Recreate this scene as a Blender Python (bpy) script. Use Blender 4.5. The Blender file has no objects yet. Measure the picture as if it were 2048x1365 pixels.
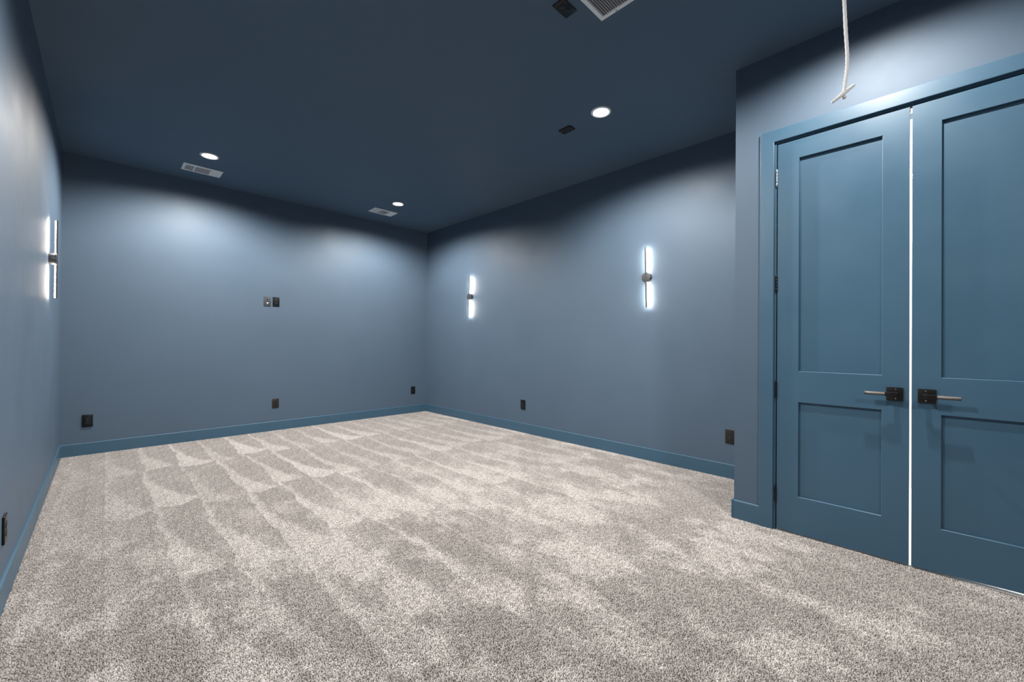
import bpy, bmesh, math, random
from mathutils import Vector, Matrix

random.seed(7)
S = bpy.context.scene
COL = S.collection
PI = math.pi

# ------------------------------------------------------------------ camera
CAM_H = 1.18
cam_d = bpy.data.cameras.new('camera')
cam_d.sensor_width = 36.0
cam_d.lens = 823.87 / 2048 * 36.0
cam_d.clip_start = 0.02
cam = bpy.data.objects.new('camera', cam_d)
COL.objects.link(cam)
Rv = Vector((0.71193116, -0.70221065, 0.00736304))
Uv = Vector((-0.00839867, 0.00197019, 0.99996279))
Fv = Vector((0.70219903, 0.71196651, 0.004495))
cam.matrix_world = Matrix(((Rv.x, Uv.x, -Fv.x, 0), (Rv.y, Uv.y, -Fv.y, 0), (Rv.z, Uv.z, -Fv.z, CAM_H), (0, 0, 0, 1)))
S.camera = cam

# ------------------------------------------------------------------ world, exposure
W = bpy.data.worlds.new('world')
S.world = W
W.use_nodes = True
W.node_tree.nodes['Background'].inputs[0].default_value = (0.02, 0.022, 0.025, 1)
W.node_tree.nodes['Background'].inputs[1].default_value = 0.0
S.view_settings.view_transform = 'Standard'
S.view_settings.look = 'None'
S.view_settings.gamma = 1.0
S.view_settings.use_curve_mapping = False
S.view_settings.exposure = 0.0
S.cycles.max_bounces = 10
S.cycles.diffuse_bounces = 8
S.cycles.use_denoising = True

# ------------------------------------------------------------------ room dimensions (metres)
XL, YB, XR, XD, YC, H = -0.321, 6.0896, 3.9384, 3.0691, 0.9375, 3.0633
YR = YC - 15 * ((YB - YC) / 24)          # wall behind the camera
ZF = -0.012                             # sub floor; the pile reaches z = 0
T = 0.12                                # wall thickness
DOWN_POWER = 282.0
DOOR_LAMP_POWER = 145.0
LAMP_COL = (1.0, 0.95, 0.89)
LED = 150.0                              # emission of the LED strips on the wall lights

# ------------------------------------------------------------------ helpers
def tag(o, label=None, cat=None, group=None, kind=None):
    if label: o['label'] = label
    if cat: o['category'] = cat
    if group: o['group'] = group
    if kind: o['kind'] = kind
    return o

def link(name, bm, m, parent=None, smooth=False, loc=None):
    me = bpy.data.meshes.new(name)
    bm.normal_update()
    bm.to_mesh(me); bm.free()
    me.materials.append(m)
    if smooth:
        for p in me.polygons: p.use_smooth = True
    o = bpy.data.objects.new(name, me)
    COL.objects.link(o)
    if loc is not None: o.location = loc
    if parent: o.parent = parent
    return o

def empty(name, loc, rot=(0, 0, 0)):
    o = bpy.data.objects.new(name, None)
    o.empty_display_size = 0.05
    o.location = loc; o.rotation_euler = rot
    COL.objects.link(o)
    return o

def add_box(bm, a, b, bev=0.0, seg=2):
    a, b = Vector(a), Vector(b)
    c, s = (a + b) / 2, b - a
    t = bmesh.new()
    bmesh.ops.create_cube(t, size=1.0)
    for v in t.verts: v.co = Vector((v.co.x * s.x + c.x, v.co.y * s.y + c.y, v.co.z * s.z + c.z))
    if bev: bmesh.ops.bevel(t, geom=t.edges[:], offset=bev, segments=seg, profile=0.5, affect='EDGES')
    merge(bm, t)

def merge(bm, t, mat=None):
    if mat is not None: t.transform(mat)
    t.normal_update()
    vm = {}
    for v in t.verts: vm[v] = bm.verts.new(v.co)
    for f in t.faces:
        nf = bm.faces.new([vm[v] for v in f.verts]); nf.smooth = f.smooth
    t.free()

def box(a, b, bev=0.0, seg=2):
    bm = bmesh.new(); add_box(bm, a, b, bev, seg); return bm

def add_cyl(bm, p0, p1, r0, r1=None, n=24, bev=0.0):
    p0, p1 = Vector(p0), Vector(p1)
    r1 = r0 if r1 is None else r1
    d = p1 - p0; L = d.length
    prof = [(0, 0), (r0, 0), (r1, L), (0, L)]
    if bev: prof = [(0, 0), (r0 - bev, 0), (r0 - bev * .3, bev * .3), (r0, bev), (r1, L - bev), (r1 - bev * .3, L - bev * .3), (r1 - bev, L), (0, L)]
    add_lathe(bm, prof, n, Matrix.Translation(p0) @ d.to_track_quat('Z', 'Y').to_matrix().to_4x4())

def add_lathe(bm, prof, n, mat):
    t = bmesh.new()
    rings = []
    for r, z in prof:
        if r < 1e-7: rings.append([t.verts.new((0, 0, z))])
        else: rings.append([t.verts.new((r * math.cos(2 * PI * k / n), r * math.sin(2 * PI * k / n), z)) for k in range(n)])
    for A, B in zip(rings, rings[1:]):
        for k in range(n):
            k2 = (k + 1) % n
            if len(A) == 1 and len(B) == 1: continue
            if len(A) == 1: f = t.faces.new((A[0], B[k2], B[k]))
            elif len(B) == 1: f = t.faces.new((A[k], A[k2], B[0]))
            else: f = t.faces.new((A[k], A[k2], B[k2], B[k]))
    bmesh.ops.recalc_face_normals(t, faces=t.faces[:])
    merge(bm, t, mat)

def add_tube(bm, pts, r, n=10):
    pts = [Vector(p) for p in pts]
    t = bmesh.new(); rings = []
    for i, p in enumerate(pts):
        d = (pts[min(i + 1, len(pts) - 1)] - pts[max(i - 1, 0)]).normalized()
        q = d.to_track_quat('Z', 'Y')
        rings.append([t.verts.new(p + q @ Vector((r * math.cos(2 * PI * k / n), r * math.sin(2 * PI * k / n), 0))) for k in range(n)])
    for A, B in zip(rings, rings[1:]):
        for k in range(n): t.faces.new((A[k], A[(k + 1) % n], B[(k + 1) % n], B[k]))
    t.faces.new(rings[0][::-1]); t.faces.new(rings[-1])
    bmesh.ops.recalc_face_normals(t, faces=t.faces[:])
    merge(bm, t)

def smooth_by_angle(o, deg=35):
    me = o.data
    for p in me.polygons: p.use_smooth = True
    bm = bmesh.new(); bm.from_mesh(me)
    for e in bm.edges:
        if len(e.link_faces) == 2 and e.calc_face_angle(0) > math.radians(deg): e.smooth = False
    bm.to_mesh(me); bm.free()
    return o

def copy_tree(o, parent=None):
    c = o.copy(); COL.objects.link(c); c.parent = parent
    for ch in list(o.children): copy_tree(ch, c)
    return c

# ------------------------------------------------------------------ materials
class NT:
    def __init__(s, name):
        s.m = bpy.data.materials.new(name); s.m.use_nodes = True
        s.t = s.m.node_tree; s.n = s.t.nodes; s.l = s.t.links
        s.b = s.n['Principled BSDF']
    def add(s, ty, **k):
        x = s.n.new(ty)
        for a, v in k.items(): setattr(x, a, v)
        return x
    def math(s, op, a, b=None, c=None, clamp=False):
        x = s.n.new('ShaderNodeMath'); x.operation = op; x.use_clamp = clamp
        for i, v in enumerate((a, b, c)):
            if v is None: continue
            if hasattr(v, 'is_output'): s.l.new(v, x.inputs[i])
            else: x.inputs[i].default_value = v
        return x.outputs[0]
    def noise(s, vec, scale, detail=2.0, rough=0.5, dim='3D'):
        x = s.n.new('ShaderNodeTexNoise'); x.noise_dimensions = dim
        x.inputs['Scale'].default_value = scale; x.inputs['Detail'].default_value = detail; x.inputs['Roughness'].default_value = rough
        if vec is not None: s.l.new(vec, x.inputs['Vector'])
        return x
    def smooth(s, v, a, b, lo=0.0, hi=1.0):
        x = s.n.new('ShaderNodeMapRange'); x.interpolation_type = 'SMOOTHSTEP'
        s.l.new(v, x.inputs[0])
        for i, q in enumerate((a, b, lo, hi)):
            if hasattr(q, 'is_output'): s.l.new(q, x.inputs[1 + i])
            else: x.inputs[1 + i].default_value = q
        return x.outputs[0]
    def mix(s, fac, a, b):
        x = s.n.new('ShaderNodeMix'); x.data_type = 'RGBA'
        for i, v in ((0, fac), (6, a), (7, b)):
            if hasattr(v, 'is_output'): s.l.new(v, x.inputs[i])
            else: x.inputs[i].default_value = v if i == 0 else (*v, 1)
        return x.outputs[2]

def paint(name, col, rough, spec=0.5, bump=0.15, scale=220.0, var=0.06, coat=0.0):
    k = NT(name)
    geo = k.add('ShaderNodeNewGeometry')
    n1 = k.noise(geo.outputs['Position'], 2.3, 3.0, 0.6)
    c = k.mix(n1.outputs[0], tuple(x * (1 - var) for x in col), tuple(x * (1 + var) for x in col))
    k.l.new(c, k.b.inputs['Base Color'])
    n2 = k.noise(geo.outputs['Position'], scale, 3.0, 0.55)
    bp = k.add('ShaderNodeBump'); bp.inputs['Strength'].default_value = bump; bp.inputs['Distance'].default_value = 0.002
    k.l.new(n2.outputs[0], bp.inputs['Height']); k.l.new(bp.outputs[0], k.b.inputs['Normal'])
    r = k.smooth(n1.outputs[0], 0.3, 0.7, rough - 0.04, rough + 0.04)
    k.l.new(r, k.b.inputs['Roughness'])
    k.b.inputs['Specular IOR Level'].default_value = spec
    k.b.inputs['Coat Weight'].default_value = coat
    return k.m

def plain(name, col, rough=0.5, metal=0.0, spec=0.5, var=0.08, nscale=60.0):
    k = NT(name)
    geo = k.add('ShaderNodeTexCoord')
    n1 = k.noise(geo.outputs['Object'], nscale, 2.0)
    c = k.mix(n1.outputs[0], tuple(x * (1 - var) for x in col), tuple(min(1, x * (1 + var)) for x in col))
    k.l.new(c, k.b.inputs['Base Color'])
    k.b.inputs['Roughness'].default_value = rough
    k.b.inputs['Metallic'].default_value = metal
    k.b.inputs['Specular IOR Level'].default_value = spec
    return k.m

def glow(name, col, strength):
    k = NT(name)
    k.b.inputs['Base Color'].default_value = (0.8, 0.8, 0.8, 1)
    k.b.inputs['Emission Color'].default_value = (*col, 1)
    k.b.inputs['Emission Strength'].default_value = strength
    return k.m

M_WALL = paint('navy wall paint', (0.075, 0.115, 0.166), 0.56, 0.38, 0.12)
M_CEIL = paint('navy ceiling paint', (0.086, 0.137, 0.196), 0.65, 0.3, 0.12)
M_TRIM = paint('navy trim enamel', (0.046, 0.106, 0.166), 0.40, 0.5, 0.05, 140.0)
M_DOOR = paint('navy door enamel', (0.046, 0.110, 0.174), 0.40, 0.5, 0.05, 140.0)
M_WHITE = plain('white painted metal', (0.88, 0.88, 0.88), 0.4)
M_WHITEWALL = plain('white closet paint', (0.85, 0.84, 0.82), 0.6, var=0.02)
M_DARKVOID = plain('dark duct interior', (0.02, 0.021, 0.023), 0.7)
M_DUCT = plain('grey duct filter', (0.20, 0.205, 0.21), 0.8)
M_BLACK = plain('black outlet plastic', (0.005, 0.007, 0.009), 0.3, 0.0, 0.35)
M_BRONZE = plain('brown black outlet plastic', (0.018, 0.0155, 0.0145), 0.38, 0.0, 0.4)
M_GREYPLATE = plain('grey plate plastic', (0.05, 0.055, 0.062), 0.35)
M_SLOT = plain('socket slot black', (0.004, 0.004, 0.005), 0.6)
M_RECEPT = plain('socket face plastic', (0.009, 0.010, 0.012), 0.28)
M_STEEL = plain('brushed steel', (0.62, 0.62, 0.62), 0.28, 1.0)
M_GUN = plain('gunmetal anodised', (0.11, 0.112, 0.12), 0.42, 0.6)
M_OILBRONZE = plain('oil rubbed bronze', (0.025, 0.022, 0.022), 0.35, 0.7)
M_HINGE = plain('blackened hinge steel', (0.030, 0.032, 0.036), 0.35, 0.8)
M_LENS = glow('lit downlight lens', (1.0, 0.98, 0.96), 22.0)
M_LED = glow('lit LED strip', (1.0, 0.87, 0.74), LED)
M_BULB = glow('lit bulb', (1.0, 0.9, 0.78), 120.0)
M_CORD = plain('white cotton cord', (0.90, 0.90, 0.90), 0.85, nscale=300, var=0.03)
M_KNOB = plain('white plastic pull', (0.85, 0.84, 0.82), 0.45)

def knurl_mat():
    k = NT('knurled gunmetal grip')
    tc = k.add('ShaderNodeTexCoord')
    mp = k.add('ShaderNodeMapping'); mp.inputs['Scale'].default_value = (1, 1, 1)
    k.l.new(tc.outputs['Object'], mp.inputs[0])
    sx = k.add('ShaderNodeSeparateXYZ'); k.l.new(mp.outputs[0], sx.inputs[0])
    a = k.math('SINE', k.math('MULTIPLY', k.math('ADD', sx.outputs[1], sx.outputs[2]), 2600.0))
    b = k.math('SINE', k.math('MULTIPLY', k.math('SUBTRACT', sx.outputs[1], sx.outputs[2]), 2600.0))
    h = k.math('MULTIPLY', a, b)
    bp = k.add('ShaderNodeBump'); bp.inputs['Strength'].default_value = 0.4; bp.inputs['Distance'].default_value = 0.0006
    k.l.new(h, bp.inputs['Height']); k.l.new(bp.outputs[0], k.b.inputs['Normal'])
    k.b.inputs['Base Color'].default_value = (0.17, 0.16, 0.152, 1)
    k.b.inputs['Metallic'].default_value = 0.75
    k.b.inputs['Roughness'].default_value = 0.42
    return k.m
M_KNURL = knurl_mat()

LANE, ROWP = 0.255, 1.2
def carpet_mat():
    """Mixed taupe yarn; the nap is brushed in lanes 25 cm wide by the vacuum cleaner."""
    k = NT('taupe carpet yarn')
    geo = k.add('ShaderNodeNewGeometry')
    pos = geo.outputs['Position']
    sp = k.add('ShaderNodeSeparateXYZ'); k.l.new(pos, sp.inputs[0])
    flat = k.add('ShaderNodeCombineXYZ'); k.l.new(sp.outputs[0], flat.inputs[0]); k.l.new(sp.outputs[1], flat.inputs[1])
    P2 = flat.outputs[0]
    wob = k.noise(P2, 1.7, 2.0)
    wob2 = k.noise(P2, 9.0, 2.0)
    dx = k.math('MULTIPLY', k.math('SUBTRACT', wob.outputs[0], 0.5), 0.16)
    dx = k.math('ADD', dx, k.math('MULTIPLY', k.math('SUBTRACT', wob2.outputs[0], 0.5), 0.05))
    u = k.math('DIVIDE', k.math('SUBTRACT', k.math('ADD', sp.outputs[0], dx), 0.005), LANE)
    fu = k.math('FRACT', u)
    lane = k.math('FLOOR', u)
    wn = k.add('ShaderNodeTexWhiteNoise', noise_dimensions='1D'); k.l.new(lane, wn.inputs['W'])
    off = k.math('MULTIPLY', k.math('SUBTRACT', wn.outputs[0], 0.5), 0.16)
    # row ends bow gently across a lane
    bow = k.math('MULTIPLY', k.math('POWER', k.math('SUBTRACT', fu, 0.45), 2.0), -0.30)
    v = k.math('DIVIDE', k.math('SUBTRACT', 4.93, k.math('ADD', k.math('ADD', sp.outputs[1], off), bow)), ROWP)
    v = k.math('ADD', v, k.math('MULTIPLY', k.math('SUBTRACT', wob2.outputs[0], 0.5), 0.08))
    fv = k.math('FRACT', v)
    cell = k.add('ShaderNodeCombineXYZ'); k.l.new(lane, cell.inputs[0]); k.l.new(k.math('FLOOR', v), cell.inputs[1])
    wc = k.add('ShaderNodeTexWhiteNoise', noise_dimensions='2D'); k.l.new(cell.outputs[0], wc.inputs['Vector'])
    # the light wedge: a streak along the lane's left edge that widens towards the near end of each stroke
    wid = k.math('ADD', 0.10, k.math('MULTIPLY', k.math('POWER', fv, 2.6), k.math('ADD', 0.45, k.math('MULTIPLY', wc.outputs[0], 0.55))))
    e0 = k.math('SUBTRACT', wid, 0.10); e1 = k.math('ADD', wid, 0.10)
    wedge = k.smooth(fu, e0, e1, 1.0, 0.0)
    amp = k.math('ADD', 0.42, k.math('MULTIPLY', wc.outputs[0], 0.45))
    wedge = k.math('MULTIPLY', wedge, amp)
    # scuffs and footprints, mostly in the nearer half of the room
    stretch = k.add('ShaderNodeMapping'); stretch.inputs['Scale'].default_value = (1.5, 0.8, 1.0); k.l.new(P2, stretch.inputs[0])
    sc1 = k.noise(stretch.outputs[0], 2.4, 5.0, 0.66)
    scuff = k.smooth(sc1.outputs[0], 0.47, 0.60)
    near = k.smooth(sp.outputs[1], 1.6, 4.4, 1.0, 0.2)
    patch = k.math('MULTIPLY', scuff, near)
    wfade = k.math('MULTIPLY', k.smooth(sp.outputs[1], 0.6, 3.0, 0.25, 1.0), k.smooth(sp.outputs[0], -0.1, 0.55, 0.35, 1.0))
    xf = k.smooth(sp.outputs[0], 1.8, 3.0, 1.0, 0.65)
    # a ragged paler patch around mid-floor; the tone gets darker towards the doors
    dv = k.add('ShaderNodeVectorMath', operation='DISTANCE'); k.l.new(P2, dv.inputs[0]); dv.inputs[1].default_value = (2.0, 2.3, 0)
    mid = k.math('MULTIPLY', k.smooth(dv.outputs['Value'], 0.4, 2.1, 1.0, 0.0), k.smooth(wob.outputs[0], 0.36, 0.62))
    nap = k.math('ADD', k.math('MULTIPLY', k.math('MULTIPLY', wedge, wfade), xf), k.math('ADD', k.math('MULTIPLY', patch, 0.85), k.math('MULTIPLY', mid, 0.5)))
    far = k.smooth(k.math('ADD', sp.outputs[0], k.math('MULTIPLY', sp.outputs[1], -0.7)), 1.9, 2.8, 1.0, 0.65)
    nap = k.math('MULTIPLY', nap, far, clamp=True)
    # yarn flecks
    at = k.add('ShaderNodeAttribute', attribute_name='tuft')
    f1 = k.noise(P2, 420.0, 1.0, 0.5)
    f2 = k.noise(P2, 120.0, 2.0, 0.6)
    fl = k.math('ADD', k.math('MULTIPLY', at.outputs['Fac'], 0.55), k.math('ADD', k.math('MULTIPLY', f1.outputs[0], 0.40), k.math('MULTIPLY', f2.outputs[0], 0.35)))
    fl = k.smooth(fl, 0.38, 0.92)
    dark = k.mix(fl, (0.156, 0.144, 0.137), (0.440, 0.413, 0.396))
    light = k.mix(fl, (0.275, 0.258, 0.248), (0.680, 0.648, 0.626))
    c = k.mix(nap, dark, light)
    hue = k.noise(P2, 260.0, 0.0)
    c = k.mix(k.smooth(hue.outputs[0], 0.62, 0.75, 0.0, 0.35), c, (0.34, 0.28, 0.21))
    k.l.new(c, k.b.inputs['Base Color'])
    k.b.inputs['Roughness'].default_value = 0.95
    k.b.inputs['Specular IOR Level'].default_value = 0.1
    k.b.inputs['Sheen Weight'].default_value = 0.15
    return k.m
M_CARPET = carpet_mat()

# ------------------------------------------------------------------ setting
def struct(name, bm, m, label, cat, parent=None):
    o = link(name, bm, m, parent)
    return tag(o, label, cat, kind='structure')

DY0, DY1, DZ = 0.694, -0.551, 2.4725     # door opening (inside the jambs)
struct('floor', box((XL - T, YR - T, ZF - 0.1), (XR + T, YB + T, ZF)), M_CARPET, 'carpeted floor slab under the taupe cut pile', 'floor')
struct('ceiling', box((XL - T, YR - T, H), (XR + 0.9, YB + T, H + 0.12)), M_CEIL, 'dark navy painted flat ceiling', 'ceiling')
struct('wall_left', box((XL - T, YR - T, ZF), (XL, YB + T, H)), M_WALL, 'navy painted left wall with one wall light', 'wall')
struct('wall_back', box((XL, YB, ZF), (XR, YB + T, H)), M_WALL, 'navy painted far wall with small media plates', 'wall')
struct('wall_right', box((XR, YC - T, ZF), (XR + T, YB + T, H)), M_WALL, 'navy painted right wall carrying two wall lights', 'wall')
struct('wall_return', box((XD + T, YC - T, ZF), (XR, YC, H)), M_WALL, 'short navy return wall of the closet bump-out, facing the far wall', 'wall')
bm = bmesh.new()
JT = 0.02
add_box(bm, (XD, DY0 + JT, ZF), (XD + T, YC, H))
add_box(bm, (XD, DY1 - JT, DZ + JT), (XD + T, DY0 + JT, H))
add_box(bm, (XD, YR, ZF), (XD + T, DY1 - JT, H))
struct('wall_entry', bm, M_WALL, 'navy painted wall around the double doors', 'wall')
struct('wall_rear', box((XL, YR - T, ZF), (XD + T, YR, H)), M_WALL, 'navy painted wall behind the viewpoint', 'wall')

# closet behind the doors: bright white room seen only through the gaps
bm = bmesh.new()
CX0, CX1, CY0, CY1 = XD + T, 4.75, YR, YC - T
add_box(bm, (CX1, CY0 - 0.05, ZF), (CX1 + 0.05, CY1, H))
add_box(bm, (CX0, CY0 - 0.05, ZF), (CX1, CY0, H))
add_box(bm, (XR + T, CY1, ZF), (CX1 + 0.05, CY1 + 0.05, H))
struct('wall_closet', bm, M_WHITEWALL, 'bright white room wall seen through the gap between the doors', 'wall')
struct('floor_closet', box((XD + T + 0.75, CY0, ZF - 0.1), (CX1, CY1, 0.002)), M_WHITEWALL, 'pale floor of the lit room behind the doors', 'floor')
struct('trim_threshold', box((XD + 0.012, DY1, ZF), (XD + T + 0.75, DY0, 0.002)), M_WHITEWALL, 'pale threshold floor under the double doors', 'trim')

# baseboards
BH, BT = 0.1225, 0.013
def baseboard(name, p, q, nrm, label):
    """board from p to q along the wall line (x, y), facing nrm, with an eased top edge."""
    p, q, nrm = Vector((*p, 0)), Vector((*q, 0)), Vector((*nrm, 0))
    prof = [(0, ZF), (BT, ZF), (BT, BH - 0.007), (BT - 0.002, BH - 0.0025), (BT - 0.007, BH), (0, BH)]
    bm = bmesh.new()
    A = [bm.verts.new(p + nrm * t + Vector((0, 0, z))) for t, z in prof]
    B = [bm.verts.new(q + nrm * t + Vector((0, 0, z))) for t, z in prof]
    for k in range(6): bm.faces.new((A[k], A[(k + 1) % 6], B[(k + 1) % 6], B[k]))
    bm.faces.new(A); bm.faces.new(B)
    bmesh.ops.recalc_face_normals(bm, faces=bm.faces[:])
    return struct(name, bm, M_TRIM, label, 'baseboard')
baseboard('baseboard_left', (XL, YR), (XL, YB), (1, 0), 'blue painted baseboard along the left wall')
baseboard('baseboard_back', (XL + BT * .5, YB), (XR - BT * .5, YB), (0, -1), 'blue painted baseboard along the far wall')
baseboard('baseboard_right', (XR, YC + BT * .5), (XR, YB), (-1, 0), 'blue painted baseboard along the right wall')
baseboard('baseboard_return', (XD - BT, YC), (XR, YC), (0, 1), 'blue painted baseboard on the side of the bump-out')
CI = 0.018                               # casing thickness
CO, CT, CW = 0.784, 2.563, 0.079         # casing outer edge, top, width
baseboard('baseboard_entry', (XD, CO), (XD, YC + 0.001), (-1, 0), 'short blue baseboard between bump-out corner and door casing')
baseboard('baseboard_entry_far', (XD, YR), (XD, DY1 - (CO - DY0)), (-1, 0), 'blue baseboard right of the door casing')

# casing and jamb
bm = bmesh.new()
yo2 = DY1 - (CO - DY0)
yi = CO - CW; yi2 = yo2 + CW; zi = CT - CW
pr = [(CO, ZF), (CO, CT), (yo2, CT), (yo2, ZF), (yi2, ZF), (yi2, zi), (yi, zi), (yi, ZF)]
va = [bm.verts.new((XD - CI, y, z)) for y, z in pr]; vb = [bm.verts.new((XD, y, z)) for y, z in pr]
for q in ((0, 1, 6, 7), (1, 2, 5, 6), (2, 3, 4, 5)):
    bm.faces.new([va[i] for i in q]); bm.faces.new([vb[i] for i in q[::-1]])
for i in range(8): bm.faces.new((va[i], vb[i], vb[(i + 1) % 8], va[(i + 1) % 8]))
bmesh.ops.recalc_face_normals(bm, faces=bm.faces[:])
ed = [e for e in bm.edges if all(abs(v.co.x - (XD - CI)) < 1e-6 for v in e.verts) and len([f for f in e.link_faces if abs(f.normal.x) < 0.5]) == 1]
bmesh.ops.bevel(bm, geom=ed, offset=0.003, segments=2, profile=0.5, affect='EDGES')
struct('trim_casing', bm, M_TRIM, 'flat blue casing board framing the double doors', 'trim')
bm = bmesh.new()
add_box(bm, (XD - 0.001, DY0, ZF), (XD + T, DY0 + JT, DZ + JT))
add_box(bm, (XD - 0.001, DY1 - JT, ZF), (XD + T, DY1, DZ + JT))
add_box(bm, (XD - 0.001, DY1, DZ), (XD + T, DY0, DZ + JT))
add_box(bm, (XD + 0.047, DY1, DZ - 0.012), (XD + 0.08, DY0, DZ))       # stops behind the leaves
add_box(bm, (XD + 0.047, DY0 - 0.012, ZF), (XD + 0.08, DY0, DZ - 0.012))
add_box(bm, (XD + 0.047, DY1, ZF), (XD + 0.08, DY1 + 0.012, DZ - 0.012))
struct('trim_jamb', bm, M_TRIM, 'blue door jamb inside the casing of the double doors', 'trim')

# ------------------------------------------------------------------ doors
DT, RECESS = 0.044, 0.017
Z_PAN = ((1.0165, 2.3485), (0.236, 0.822))
def make_door(name, y0, y1, py0, py1, label, drop=0.0):
    """y0/y1 leaf edges (hinge edge first), py0/py1 panel edges."""
    lo, hi = min(y0, y1), max(y0, y1)
    pl, ph = min(py0, py1), max(py0, py1)
    zb, zt = 0.0065, 2.4655
    bm = bmesh.new()
    c = 0.0022                                         # eased inner edge of stiles and rails
    ys = [lo, pl - c, ph + c, hi]
    zs = [zb, Z_PAN[1][0] - c, Z_PAN[1][1] + c, Z_PAN[0][0] - c, Z_PAN[0][1] + c, zt]
    vt = {}
    def V(x, y, z):
        k = (round(x, 5), round(y, 5), round(z, 5))
        if k not in vt: vt[k] = bm.verts.new((x, y, z))
        return vt[k]
    for i in range(3):
        for j in range(5):
            A = (ys[i], zs[j]), (ys[i + 1], zs[j]), (ys[i + 1], zs[j + 1]), (ys[i], zs[j + 1])
            bm.faces.new([V(XD + DT, *q) for q in A])
            if not (i == 1 and j in (1, 3)): bm.faces.new([V(XD, *q) for q in A][::-1])
    for z0, z1 in Z_PAN:
        R = [[(XD, -c), (XD + c, 0.0), (XD + RECESS + 0.004, 0.0)][q] for q in range(3)]
        loops = [[V(x, pl + o, z0 + o), V(x, ph - o, z0 + o), V(x, ph - o, z1 - o), V(x, pl + o, z1 - o)] for x, o in R]
        for P, Q in zip(loops, loops[1:]):
            for k in range(4): bm.faces.new((P[k], P[(k + 1) % 4], Q[(k + 1) % 4], Q[k]))
    for j in range(5):
        for y in (lo, hi): bm.faces.new((V(XD, y, zs[j]), V(XD + DT, y, zs[j]), V(XD + DT, y, zs[j + 1]), V(XD, y, zs[j + 1])))
    for i in range(3):
        for z in (zb, zt): bm.faces.new((V(XD, ys[i], z), V(XD + DT, ys[i], z), V(XD + DT, ys[i + 1], z), V(XD, ys[i + 1], z)))
    for v in bm.verts:                                 # bottom edge planed slightly out of level
        if v.co.z < zb + 1e-4: v.co.z += drop * (hi - v.co.y) / (hi - lo)
    bmesh.ops.recalc_face_normals(bm, faces=bm.faces[:])
    d = struct(name, bm, M_DOOR, label, 'door')
    for z0, z1 in Z_PAN:
        link('panel', box((XD + RECESS, pl + 0.0003, z0 + 0.0003), (XD + DT - 0.004, ph - 0.0003, z1 - 0.0003)), M_DOOR, d)
    return d
d1 = make_door('door_1', 0.6875, 0.0768, 0.572, 0.187, 'left leaf of the blue two-panel double doors, hinges on its left')
d2 = make_door('door_2', -0.5445, 0.0672, -0.429, -0.044, 'right leaf of the blue two-panel double doors, cut off by the frame', 0.024)

def hinge(d, y, zc, h, m, s):
    bm = bmesh.new()
    r = 0.0062
    x = XD - 0.0045
    n = 5
    for k in range(n):
        z0 = zc - h / 2 + k * h / n
        add_cyl(bm, (x, y, z0 + 0.0006), (x, y, z0 + h / n - 0.0006), r, n=16, bev=0.0008)
    add_cyl(bm, (x, y, zc - h / 2 - 0.006), (x, y, zc + h / 2 + 0.006), 0.0035, n=12, bev=0.001)
    add_box(bm, (XD - 0.001, y - s * 0.0035, zc - h / 2), (XD + 0.03, y - s * 0.0012, zc + h / 2))
    o = link('hinge', bm, m, d)
    smooth_by_angle(o)
    return o
for zc in (2.250, 1.574, 0.893, 0.226):
    hinge(d1, 0.692, zc, 0.102, M_STEEL if zc > 2 else M_HINGE, 1)
    hinge(d2, -0.549, zc, 0.102, M_HINGE, -1)
d1.children[2]['label'] = 'bare silvery top hinge'

def handle(d, yc, s):
    """lever set: square rosette at yc, the lever runs towards s."""
    zc = 0.9165
    bm = bmesh.new()
    add_box(bm, (XD - 0.009, yc - 0.034, zc - 0.0365), (XD + 0.001, yc + 0.034, zc + 0.0365), 0.0015)
    ys = yc - s * 0.004
    add_cyl(bm, (XD - 0.064, ys, zc + 0.002), (XD - 0.008, ys, zc + 0.002), 0.0115, n=28, bev=0.0015)
    add_box(bm, (XD - 0.071, min(ys - s * 0.012, ys + s * 0.040), zc - 0.009), (XD - 0.049, max(ys - s * 0.012, ys + s * 0.040), zc + 0.013), 0.0018)
    h = link('door_handle', bm, M_OILBRONZE, d); smooth_by_angle(h)
    bm = bmesh.new()
    y0, y1 = ys + s * 0.040, ys + s * 0.124
    add_cyl(bm, (XD - 0.060, y0, zc + 0.002), (XD - 0.060, y1 - s * 0.006, zc + 0.002), 0.0095, n=28, bev=0.0006)
    g = link('grip', bm, M_KNURL, h); smooth_by_angle(g); g['label'] = 'grey knurled lever grip'
    bm = bmesh.new()
    add_cyl(bm, (XD - 0.060, y1 - s * 0.006, zc + 0.002), (XD - 0.060, y1, zc + 0.002), 0.0099, n=28, bev=0.0015)
    g = link('end_cap', bm, M_GUN, h); smooth_by_angle(g)
    for dz in (0.026, -0.024):
        bm = bmesh.new()
        add_cyl(bm, (XD - 0.0105, ys, zc + dz), (XD - 0.0085, ys, zc + dz), 0.0032, n=14, bev=0.0006)
        o = link('screw', bm, M_STEEL, h); smooth_by_angle(o)
    h['label'] = 'dark bronze lever on a square rosette'
handle(d1, 0.1335, 1)
handle(d2, 0.0095, -1)

# flush bolt end at the top of the gap
bm = bmesh.new()
add_box(bm, (XD + 0.012, 0.0665, 2.440), (XD + 0.03, 0.0775, 2.4655), 0.001)
o = link('top_bolt', bm, M_STEEL, d2); o['label'] = 'steel bolt at the top of the gap'

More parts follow.
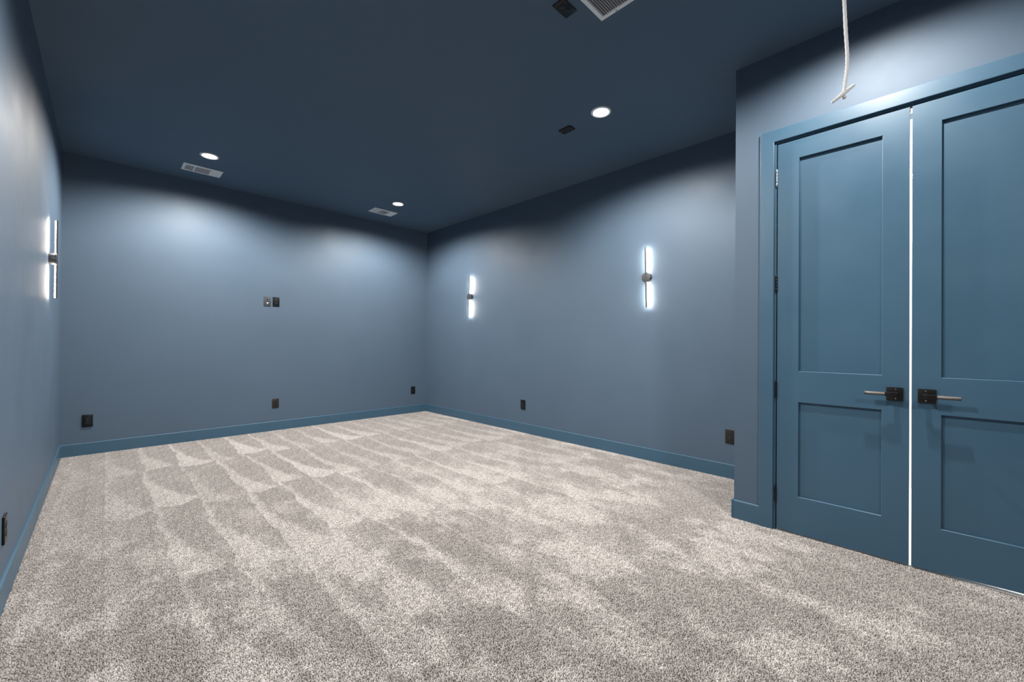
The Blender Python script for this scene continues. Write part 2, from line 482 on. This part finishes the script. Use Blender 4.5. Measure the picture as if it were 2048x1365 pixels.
# ------------------------------------------------------------------ carpet pile
NX, NYB = 20, 24
PX, PY = (XR - XL) / NX, (YB - YC) / NYB
def carpet_patch():
    bm = bmesh.new()
    lay = bm.verts.layers.float.new('tuft')
    n = 50
    st = 1.0 / n
    rnd = random.Random(3)
    sx, sy = PX, PY
    for i in range(n):
        for j in range(n):
            x = ((i + 0.5 + rnd.uniform(-.42, .42)) * st - 0.5) * sx
            y = ((j + 0.5 + rnd.uniform(-.42, .42)) * st - 0.5) * sy
            h = 0.012 * rnd.uniform(0.78, 1.06)
            r = 0.0027 * rnd.uniform(0.8, 1.2)
            a = rnd.uniform(0, 2 * PI)
            lx, ly = rnd.uniform(-.0028, .0028), rnd.uniform(-.0028, .0028)
            val = rnd.random()
            m = 4
            def ring(rr, z, f, tw):
                out = []
                for k in range(m):
                    t = a + tw + 2 * PI * k / m
                    v = bm.verts.new((x + lx * f + rr * math.cos(t), y + ly * f + rr * math.sin(t), z)); v[lay] = val; out.append(v)
                return out
            A = ring(r * 0.55, 0.0, 0.0, 0); B = ring(r, h * 0.66, 0.6, 0.4)
            tip = bm.verts.new((x + lx, y + ly, h)); tip[lay] = val
            for k in range(m):
                k2 = (k + 1) % m
                bm.faces.new((A[k], A[k2], B[k2], B[k])).smooth = True
                bm.faces.new((B[k], B[k2], tip)).smooth = True
    me = bpy.data.meshes.new('carpet_tufts')
    bm.to_mesh(me); bm.free()
    me.materials.append(M_CARPET)
    return bpy.data.objects.new('carpet_tufts', me)

def carpet():
    patch = carpet_patch()                       # source mesh only; not linked to the scene
    pts, rots = [], []
    rnd = random.Random(11)
    for i in range(NX):
        for j in range(-15, NYB):
            if j < 0 and i >= 16: continue
            pts.append((XL + (i + .5) * PX, YC + (j + .5) * PY, ZF + 0.0))
            rots.append(rnd.choice((0.0, PI)))
    me = bpy.data.meshes.new('carpet_pile')
    me.from_pydata(pts, [], [])
    at = me.attributes.new('turn', 'FLOAT', 'POINT')
    at.data.foreach_set('value', rots)
    o = bpy.data.objects.new('carpet_pile', me); COL.objects.link(o)
    me.materials.append(M_CARPET)
    g = bpy.data.node_groups.new('carpet_pile', 'GeometryNodeTree')
    g.interface.new_socket('Geometry', in_out='INPUT', socket_type='NodeSocketGeometry')
    g.interface.new_socket('Geometry', in_out='OUTPUT', socket_type='NodeSocketGeometry')
    gi, go = g.nodes.new('NodeGroupInput'), g.nodes.new('NodeGroupOutput')
    oi = g.nodes.new('GeometryNodeObjectInfo'); oi.inputs['Object'].default_value = patch; oi.inputs['As Instance'].default_value = True
    ip = g.nodes.new('GeometryNodeInstanceOnPoints')
    na = g.nodes.new('GeometryNodeInputNamedAttribute'); na.data_type = 'FLOAT'; na.inputs['Name'].default_value = 'turn'
    cx = g.nodes.new('ShaderNodeCombineXYZ')
    g.links.new(na.outputs[0], cx.inputs[2])
    er = g.nodes.new('FunctionNodeEulerToRotation'); g.links.new(cx.outputs[0], er.inputs[0])
    g.links.new(gi.outputs[0], ip.inputs['Points']); g.links.new(oi.outputs['Geometry'], ip.inputs['Instance'])
    g.links.new(er.outputs[0], ip.inputs['Rotation'])
    g.links.new(ip.outputs[0], go.inputs[0])
    md = o.modifiers.new('pile', 'NODES'); md.node_group = g
    tag(o, 'mottled taupe cut-pile carpet with light vacuum streaks covering the floor', 'carpet', kind='stuff')
carpet()

# ------------------------------------------------------------------ downlights
def downlight(x, y, power, label):
    t = empty('downlight', (x, y, H))
    tag(t, label, 'ceiling light', 'round recessed ceiling lights')
    bm = bmesh.new()
    add_lathe(bm, [(0.058, 0.0), (0.060, -0.004), (0.068, -0.0085), (0.076, -0.0080), (0.081, -0.004), (0.081, 0.0)], 48, Matrix.Identity(4))
    o = link('trim_ring', bm, M_WHITE, t, True)
    bm = bmesh.new()
    add_lathe(bm, [(0.0, -0.0035), (0.045, -0.0033), (0.0595, -0.0022), (0.0595, 0.0)], 48, Matrix.Identity(4))
    o = link('lens', bm, M_LENS, t, True); o['label'] = 'glowing white lens'
    l = bpy.data.lights.new('downlight_beam', 'SPOT')
    l.energy = power; l.color = LAMP_COL
    l.spot_size = math.radians(165); l.spot_blend = 0.54; l.shadow_soft_size = 0.03
    lo = bpy.data.objects.new('downlight_beam', l); COL.objects.link(lo)
    lo.parent = t; lo.location = (0, 0, -0.016)
    return t
downlight(0.737, 5.155, DOWN_POWER, 'lit round ceiling light above the left white register')
downlight(2.819, 5.089, DOWN_POWER, 'lit round ceiling light beside the right white register near the far corner')
downlight(2.850, 1.879, DOWN_POWER, 'large lit round ceiling light nearest the double doors, in front of the dark ceiling plate')
downlight(0.737, 1.885, DOWN_POWER, 'lit round ceiling light above the frame, near the left wall')
downlight(0.737, -1.385, DOWN_POWER * 0.5, 'lit round ceiling light behind the viewpoint, near the left wall')
downlight(2.43, 0.22, DOOR_LAMP_POWER, 'lit round ceiling light above the frame, in front of the double doors')

# light of the room behind the doors
t = empty('closet_light', (3.95, 0.0, H))
tag(t, 'ceiling light of the bright room behind the double doors', 'ceiling light')
bm = bmesh.new(); add_lathe(bm, [(0.0, -0.05), (0.10, -0.045), (0.14, -0.02), (0.15, 0.0)], 32, Matrix.Identity(4))
link('shade', bm, glow('lit closet shade', (1, .95, .88), 480.0), t, True)
t = empty('vanity_light', (CX1, 0.11, 2.30))
tag(t, 'wall lamp with two bare bulbs glimpsed through the gap between the doors', 'wall light')
bm = bmesh.new(); add_box(bm, (-0.004, -0.04, -0.33), (0.0, 0.04, 0.36), 0.001)
link('backplate', bm, M_WHITE, t)
for z in (0.27, -0.17):
    bm = bmesh.new(); add_lathe(bm, [(0, -0.022), (0.012, -0.019), (0.020, -0.009), (0.022, 0), (0.020, 0.009), (0.012, 0.019), (0, 0.022)], 20, Matrix.Translation((-0.07, 0, z)))
    add_cyl(bm, (-0.055, 0, z), (-0.002, 0, z), 0.014, n=14)
    link('bulb', bm, M_BULB, t, True)

# ------------------------------------------------------------------ wall lights (local frame: wall plane y=0, room at -y, bar along z)
def wall_light(loc, rz, label, roll=0.0):
    t = empty('wall_light', loc, (0, 0, rz))
    tag(t, label, 'wall light', 'slim linear wall lights')
    bm = bmesh.new()
    add_cyl(bm, (0, 0, 0), (0, -0.0375, 0), 0.0455, n=48, bev=0.001)
    add_cyl(bm, (0, -0.0375, 0), (0, -0.0445, 0), 0.0485, n=48, bev=0.0015)
    smooth_by_angle(link('mount', bm, M_GUN, t))
    bm = bmesh.new()
    add_box(bm, (-0.0075, -0.0475, -0.306), (0.0075, -0.0375, 0.306), 0.0015)
    b = link('bar', bm, M_GUN, t); b.rotation_euler = (0, math.radians(roll), 0)
    for s in (-1, 1):
        bm = bmesh.new()
        z0, z1 = sorted((s * 0.050, s * 0.303))
        add_box(bm, (-0.0048, -0.0376, z0), (0.0048, -0.0310, z1), 0.002)
        o = link('led_strip', bm, M_LED, t); o['label'] = 'glowing white diffuser strip facing the wall'
        o.rotation_euler = (0, math.radians(roll), 0)
    return t
wall_light((XL, 4.82, 1.81), PI / 2, 'lit linear wall light on the left wall, seen edge-on')
wall_light((XR, 4.88, 1.872), -PI / 2, 'lit linear wall light on the right wall, nearer the far corner', 2.6)
wall_light((XR, 2.023, 1.855), -PI / 2, 'lit linear wall light on the right wall, nearer the double doors', -1.5)

# ------------------------------------------------------------------ outlets and plates (local frame: wall plane y=0, room at -y)
PW, PH = 0.079, 0.124
def outlet(loc, rot, m, label, style='duplex', depth=0.006, group='black duplex outlets'):
    t = empty('wall_outlet' if style == 'duplex' else 'media_plate', loc, rot)
    tag(t, label, 'outlet' if style == 'duplex' else 'wall plate', group)
    bm = bmesh.new(); add_box(bm, (-PW / 2, -depth, -PH / 2), (PW / 2, 0.0, PH / 2), 0.0022, 2)
    smooth_by_angle(link('cover_plate', bm, m, t), 50)
    f = -depth
    if style == 'duplex':
        for zc in (0.0195, -0.0195):
            bm = bmesh.new()
            n = 28; r = 0.0172
            ring = []
            for k in range(n):
                a = 2 * PI * k / n
                ring.append((r * math.cos(a), max(-0.0135, min(0.0135, r * math.sin(a)))))
            fa = [bm.verts.new((x, f - 0.0022, zc + z)) for x, z in ring]; fb = [bm.verts.new((x, f + 0.001, zc + z)) for x, z in ring]
            bm.faces.new(fa)
            for k in range(n): bm.faces.new((fa[k], fb[k], fb[(k + 1) % n], fa[(k + 1) % n]))
            bmesh.ops.recalc_face_normals(bm, faces=bm.faces[:])
            rc = link('receptacle', bm, M_RECEPT, t)
            bm = bmesh.new()
            add_box(bm, (-0.0075, f - 0.0026, zc - 0.001), (-0.0051, f - 0.0018, zc + 0.0075))
            add_box(bm, (0.0051, f - 0.0026, zc), (0.0072, f - 0.0018, zc + 0.0070))
            add_cyl(bm, (0, f - 0.0018, zc - 0.0065), (0, f - 0.0026, zc - 0.0065), 0.0027, n=12)
            link('slots', bm, M_SLOT, rc)
        bm = bmesh.new(); add_cyl(bm, (0, f + 0.001, 0), (0, f - 0.0012, 0), 0.0034, n=14, bev=0.0005)
        link('screw', bm, M_GUN, t)
    else:
        for zc, mm in ((0.026, M_SLOT), (0.003, M_SLOT), (-0.020, M_KNOB)):
            bm = bmesh.new(); add_box(bm, (-0.008, f - 0.0015, zc - 0.0075), (0.008, f + 0.001, zc + 0.0075), 0.001)
            o = link('port', bm, mm, t)
            if mm is M_KNOB: o['label'] = 'white port'
        for zc in (0.048, -0.048):
            bm = bmesh.new(); add_cyl(bm, (0, f + 0.001, zc), (0, f - 0.0008, zc), 0.003, n=12)
            link('screw', bm, M_GUN, t)
    return t
BK, RT, LF = (0, 0, 0), (0, 0, -PI / 2), (0, 0, PI / 2)
outlet((-0.126, YB, 0.347), BK, M_BLACK, 'black outlet low on the far wall beside the left corner', depth=0.012)
outlet((1.609, YB, 0.356), BK, M_BRONZE, 'brown-black outlet low on the far wall, below the media plates')
outlet((3.678, YB, 0.374), BK, M_BLACK, 'black outlet low on the far wall beside the right corner')
outlet((1.502, YB, 1.699), BK, M_GREYPLATE, 'grey media plate with one white port at mid-height on the far wall', 'media', group=None)
outlet((1.604, YB, 1.700), BK, M_BLACK, 'black outlet at mid-height on the far wall, right of the grey media plate')
outlet((XR, 3.773, 0.364), RT, M_BLACK, 'black outlet low on the right wall between the two wall lights', depth=0.009)
outlet((XR, 1.238, 0.364), RT, M_BRONZE, 'brown-black outlet low on the right wall beside the bump-out corner')
outlet((XL, 2.925, 0.325), LF, M_BLACK, 'black outlet low on the left wall at the frame edge', depth=0.009)
CE = (-PI / 2, 0, 0)
o = outlet((1.8175, 1.4415, H), (PI / 2, 0, 0), M_BLACK, 'black outlet in the ceiling beside the white return grille')
o.rotation_euler = (Matrix.Rotation(PI / 2, 3, 'Z') @ Matrix.Rotation(PI / 2, 3, 'X')).to_euler()
o = outlet((2.872, 2.246, H), (PI / 2, 0, 0), M_BRONZE, 'dark outlet in the ceiling behind the large ceiling light', depth=0.012)

# ------------------------------------------------------------------ ceiling registers
def frame_bm(w, d, b, z0, z1, bev=0.0015):
    """picture-frame ring, outer w x d, border b, from z0 down to z1 (z1 < z0), sloping edge."""
    bm = bmesh.new()
    def rect(hw, hd, z): return [bm.verts.new((x * hw, y * hd, z)) for x, y in ((-1, -1), (1, -1), (1, 1), (-1, 1))]
    o0 = rect(w / 2, d / 2, z0); o1 = rect(w / 2 - 0.004, d / 2 - 0.004, z1)
    i1 = rect(w / 2 - b, d / 2 - b, z1); i0 = rect(w / 2 - b, d / 2 - b, z0)
    for A, B in ((o0, o1), (o1, i1), (i1, i0)):
        for k in range(4): bm.faces.new((A[k], A[(k + 1) % 4], B[(k + 1) % 4], B[k]))
    bmesh.ops.recalc_face_normals(bm, faces=bm.faces[:])
    return bm

def slat(parent, name, p0, p1, wid, th, tilt, m):
    """thin blade from p0 to p1 (horizontal), blade width wid, tilted about its own axis from vertical."""
    p0, p1 = Vector(p0), Vector(p1); d = p1 - p0
    bm = bmesh.new(); add_box(bm, (-d.length / 2, -th / 2, -wid / 2), (d.length / 2, th / 2, wid / 2))
    o = link(name, bm, m, parent)
    o.location = (p0 + p1) / 2
    o.rotation_euler = (Matrix.Rotation(math.atan2(d.y, d.x), 3, 'Z') @ Matrix.Rotation(tilt, 3, 'X')).to_euler()
    return o

def register(x, y, label):
    w, d, b = 0.352, 0.216, 0.024
    t = empty('ceiling_register', (x, y, H))
    tag(t, label, 'ceiling vent', 'white three-way ceiling registers')
    link('frame', frame_bm(w, d, b, 0.0, -0.0065), M_WHITE, t)
    link('duct_backing', box((-w / 2 + b - 0.002, -d / 2 + b - 0.002, -0.0012), (w / 2 - b + 0.002, d / 2 - b + 0.002, 0.0)), M_DUCT, t)
    iw, idd = w / 2 - b, d / 2 - b
    s = 0.066                                          # half-length of the middle section
    for xb in (-s - 0.006, s + 0.006):
        link('divider', box((xb - 0.006, -idd, -0.0065), (xb + 0.006, idd, -0.001)), M_WHITE, t)
    n = 5
    for k in range(n):
        xx = -iw + (k + 0.55) * (iw - s - 0.012) / n
        slat(t, 'louver', (xx, -idd, -0.0052), (xx, idd, -0.0052), 0.008, 0.0014, math.radians(-28), M_WHITE)
        slat(t, 'louver', (-xx, -idd, -0.0048), (-xx, idd, -0.0048), 0.0150, 0.0012, math.radians(-78), M_WHITE)
    for k in range(10):
        yy = -idd + (k + 0.5) * 2 * idd / 10
        slat(t, 'louver', (-s, yy, -0.0052), (s, yy, -0.0052), 0.008, 0.0012, math.radians(-40), M_WHITE)
    return t
register(0.745, 5.648, 'white ceiling register beside the left ceiling light')
register(2.846, 5.566, 'white ceiling register beside the ceiling light near the far corner')

t = empty('return_grille', (2.039 - 0.33, 1.345 - 0.18, H))
tag(t, 'large white slatted return grille at the top edge of the frame', 'ceiling vent')
gw, gd, gb = 0.66, 0.36, 0.026
link('frame', frame_bm(gw, gd, gb, 0.0, -0.010), M_WHITE, t)
link('filter', box((-gw / 2 + gb - .002, -gd / 2 + gb - .002, -0.0012), (gw / 2 - gb + .002, gd / 2 - gb + .002, 0)), M_DUCT, t)
n = 23
for k in range(n):
    yy = -gd / 2 + gb + (k + 0.5) * (gd - 2 * gb) / n
    slat(t, 'slat', (-gw / 2 + gb, yy, -0.0058), (gw / 2 - gb, yy, -0.0058), 0.0085, 0.0014, math.radians(-30), M_WHITE)
for sx in (-1, 1):
    for sy in (-1, 1):
        bm = bmesh.new(); add_cyl(bm, (sx * (gw / 2 - 0.012), sy * 0.075, -0.009), (sx * (gw / 2 - 0.012), sy * 0.075, -0.0112), 0.0035, n=12)
        link('screw', bm, M_GUN, t)

# ------------------------------------------------------------------ attic pull cord
t = empty('pull_cord', (1.650, 0.190, H))
tag(t, 'white pull cord with a T-shaped handle hanging before the double doors', 'pull cord')
P = [(1.646, 0.194, H), (1.647, 0.194, 2.75), (1.646, 0.194, 2.45), (1.649, 0.192, 2.30), (1.6505, 0.191, 2.26), (1.654, 0.188, 2.176), (1.658, 0.1845, 2.100), (1.6575, 0.185, 2.05), (1.654, 0.189, 2.005), (1.6515, 0.192, 1.968)]
def cat(P, n):
    out = []
    P = [Vector(p) for p in P]
    for i in range(len(P) - 1):
        a, b, c, d = P[max(i - 1, 0)], P[i], P[i + 1], P[min(i + 2, len(P) - 1)]
        for k in range(n):
            s = k / n
            out.append(0.5 * ((2 * b) + (c - a) * s + (2 * a - 5 * b + 4 * c - d) * s * s + (3 * b - a - 3 * c + d) * s ** 3))
    out.append(P[-1]); return out
O = Vector((1.650, 0.190, H))
bm = bmesh.new()
pts = cat(P, 14)
# three twisted strands
for q in range(3):
    line = []
    for i, p in enumerate(pts):
        a = q * 2 * PI / 3 + i * 0.55
        line.append(p - O + Vector((0.0014 * math.cos(a), 0.0014 * math.sin(a), 0)))
    add_tube(bm, line, 0.0038, 10)
o = link('cord', bm, M_CORD, t, True)
bm = bmesh.new()
A, B = Vector((1.6265, 0.2175, 1.9475)), Vector((1.6745, 0.1685, 2.0025))
ax = (B - A).normalized()
L = (B - A).length
add_lathe(bm, [(0, 0), (0.0036, 0.0005), (0.0042, 0.002), (0.0050, L * .25), (0.0066, L * .5), (0.0050, L * .75), (0.0042, L - .002), (0.0036, L - .0005), (0, L)], 20, Matrix.Translation(A - O) @ ax.to_track_quat('Z', 'Y').to_matrix().to_4x4())
link('pull_handle', bm, M_KNOB, t, True)
bm = bmesh.new()
kc = (A + B) / 2 - O + Vector((0.003, -0.002, -0.011))
add_lathe(bm, [(0, -0.006), (0.004, -0.005), (0.0065, 0), (0.004, 0.005), (0, 0.006)], 14, Matrix.Translation(kc))
link('knot', bm, M_CORD, t, True)
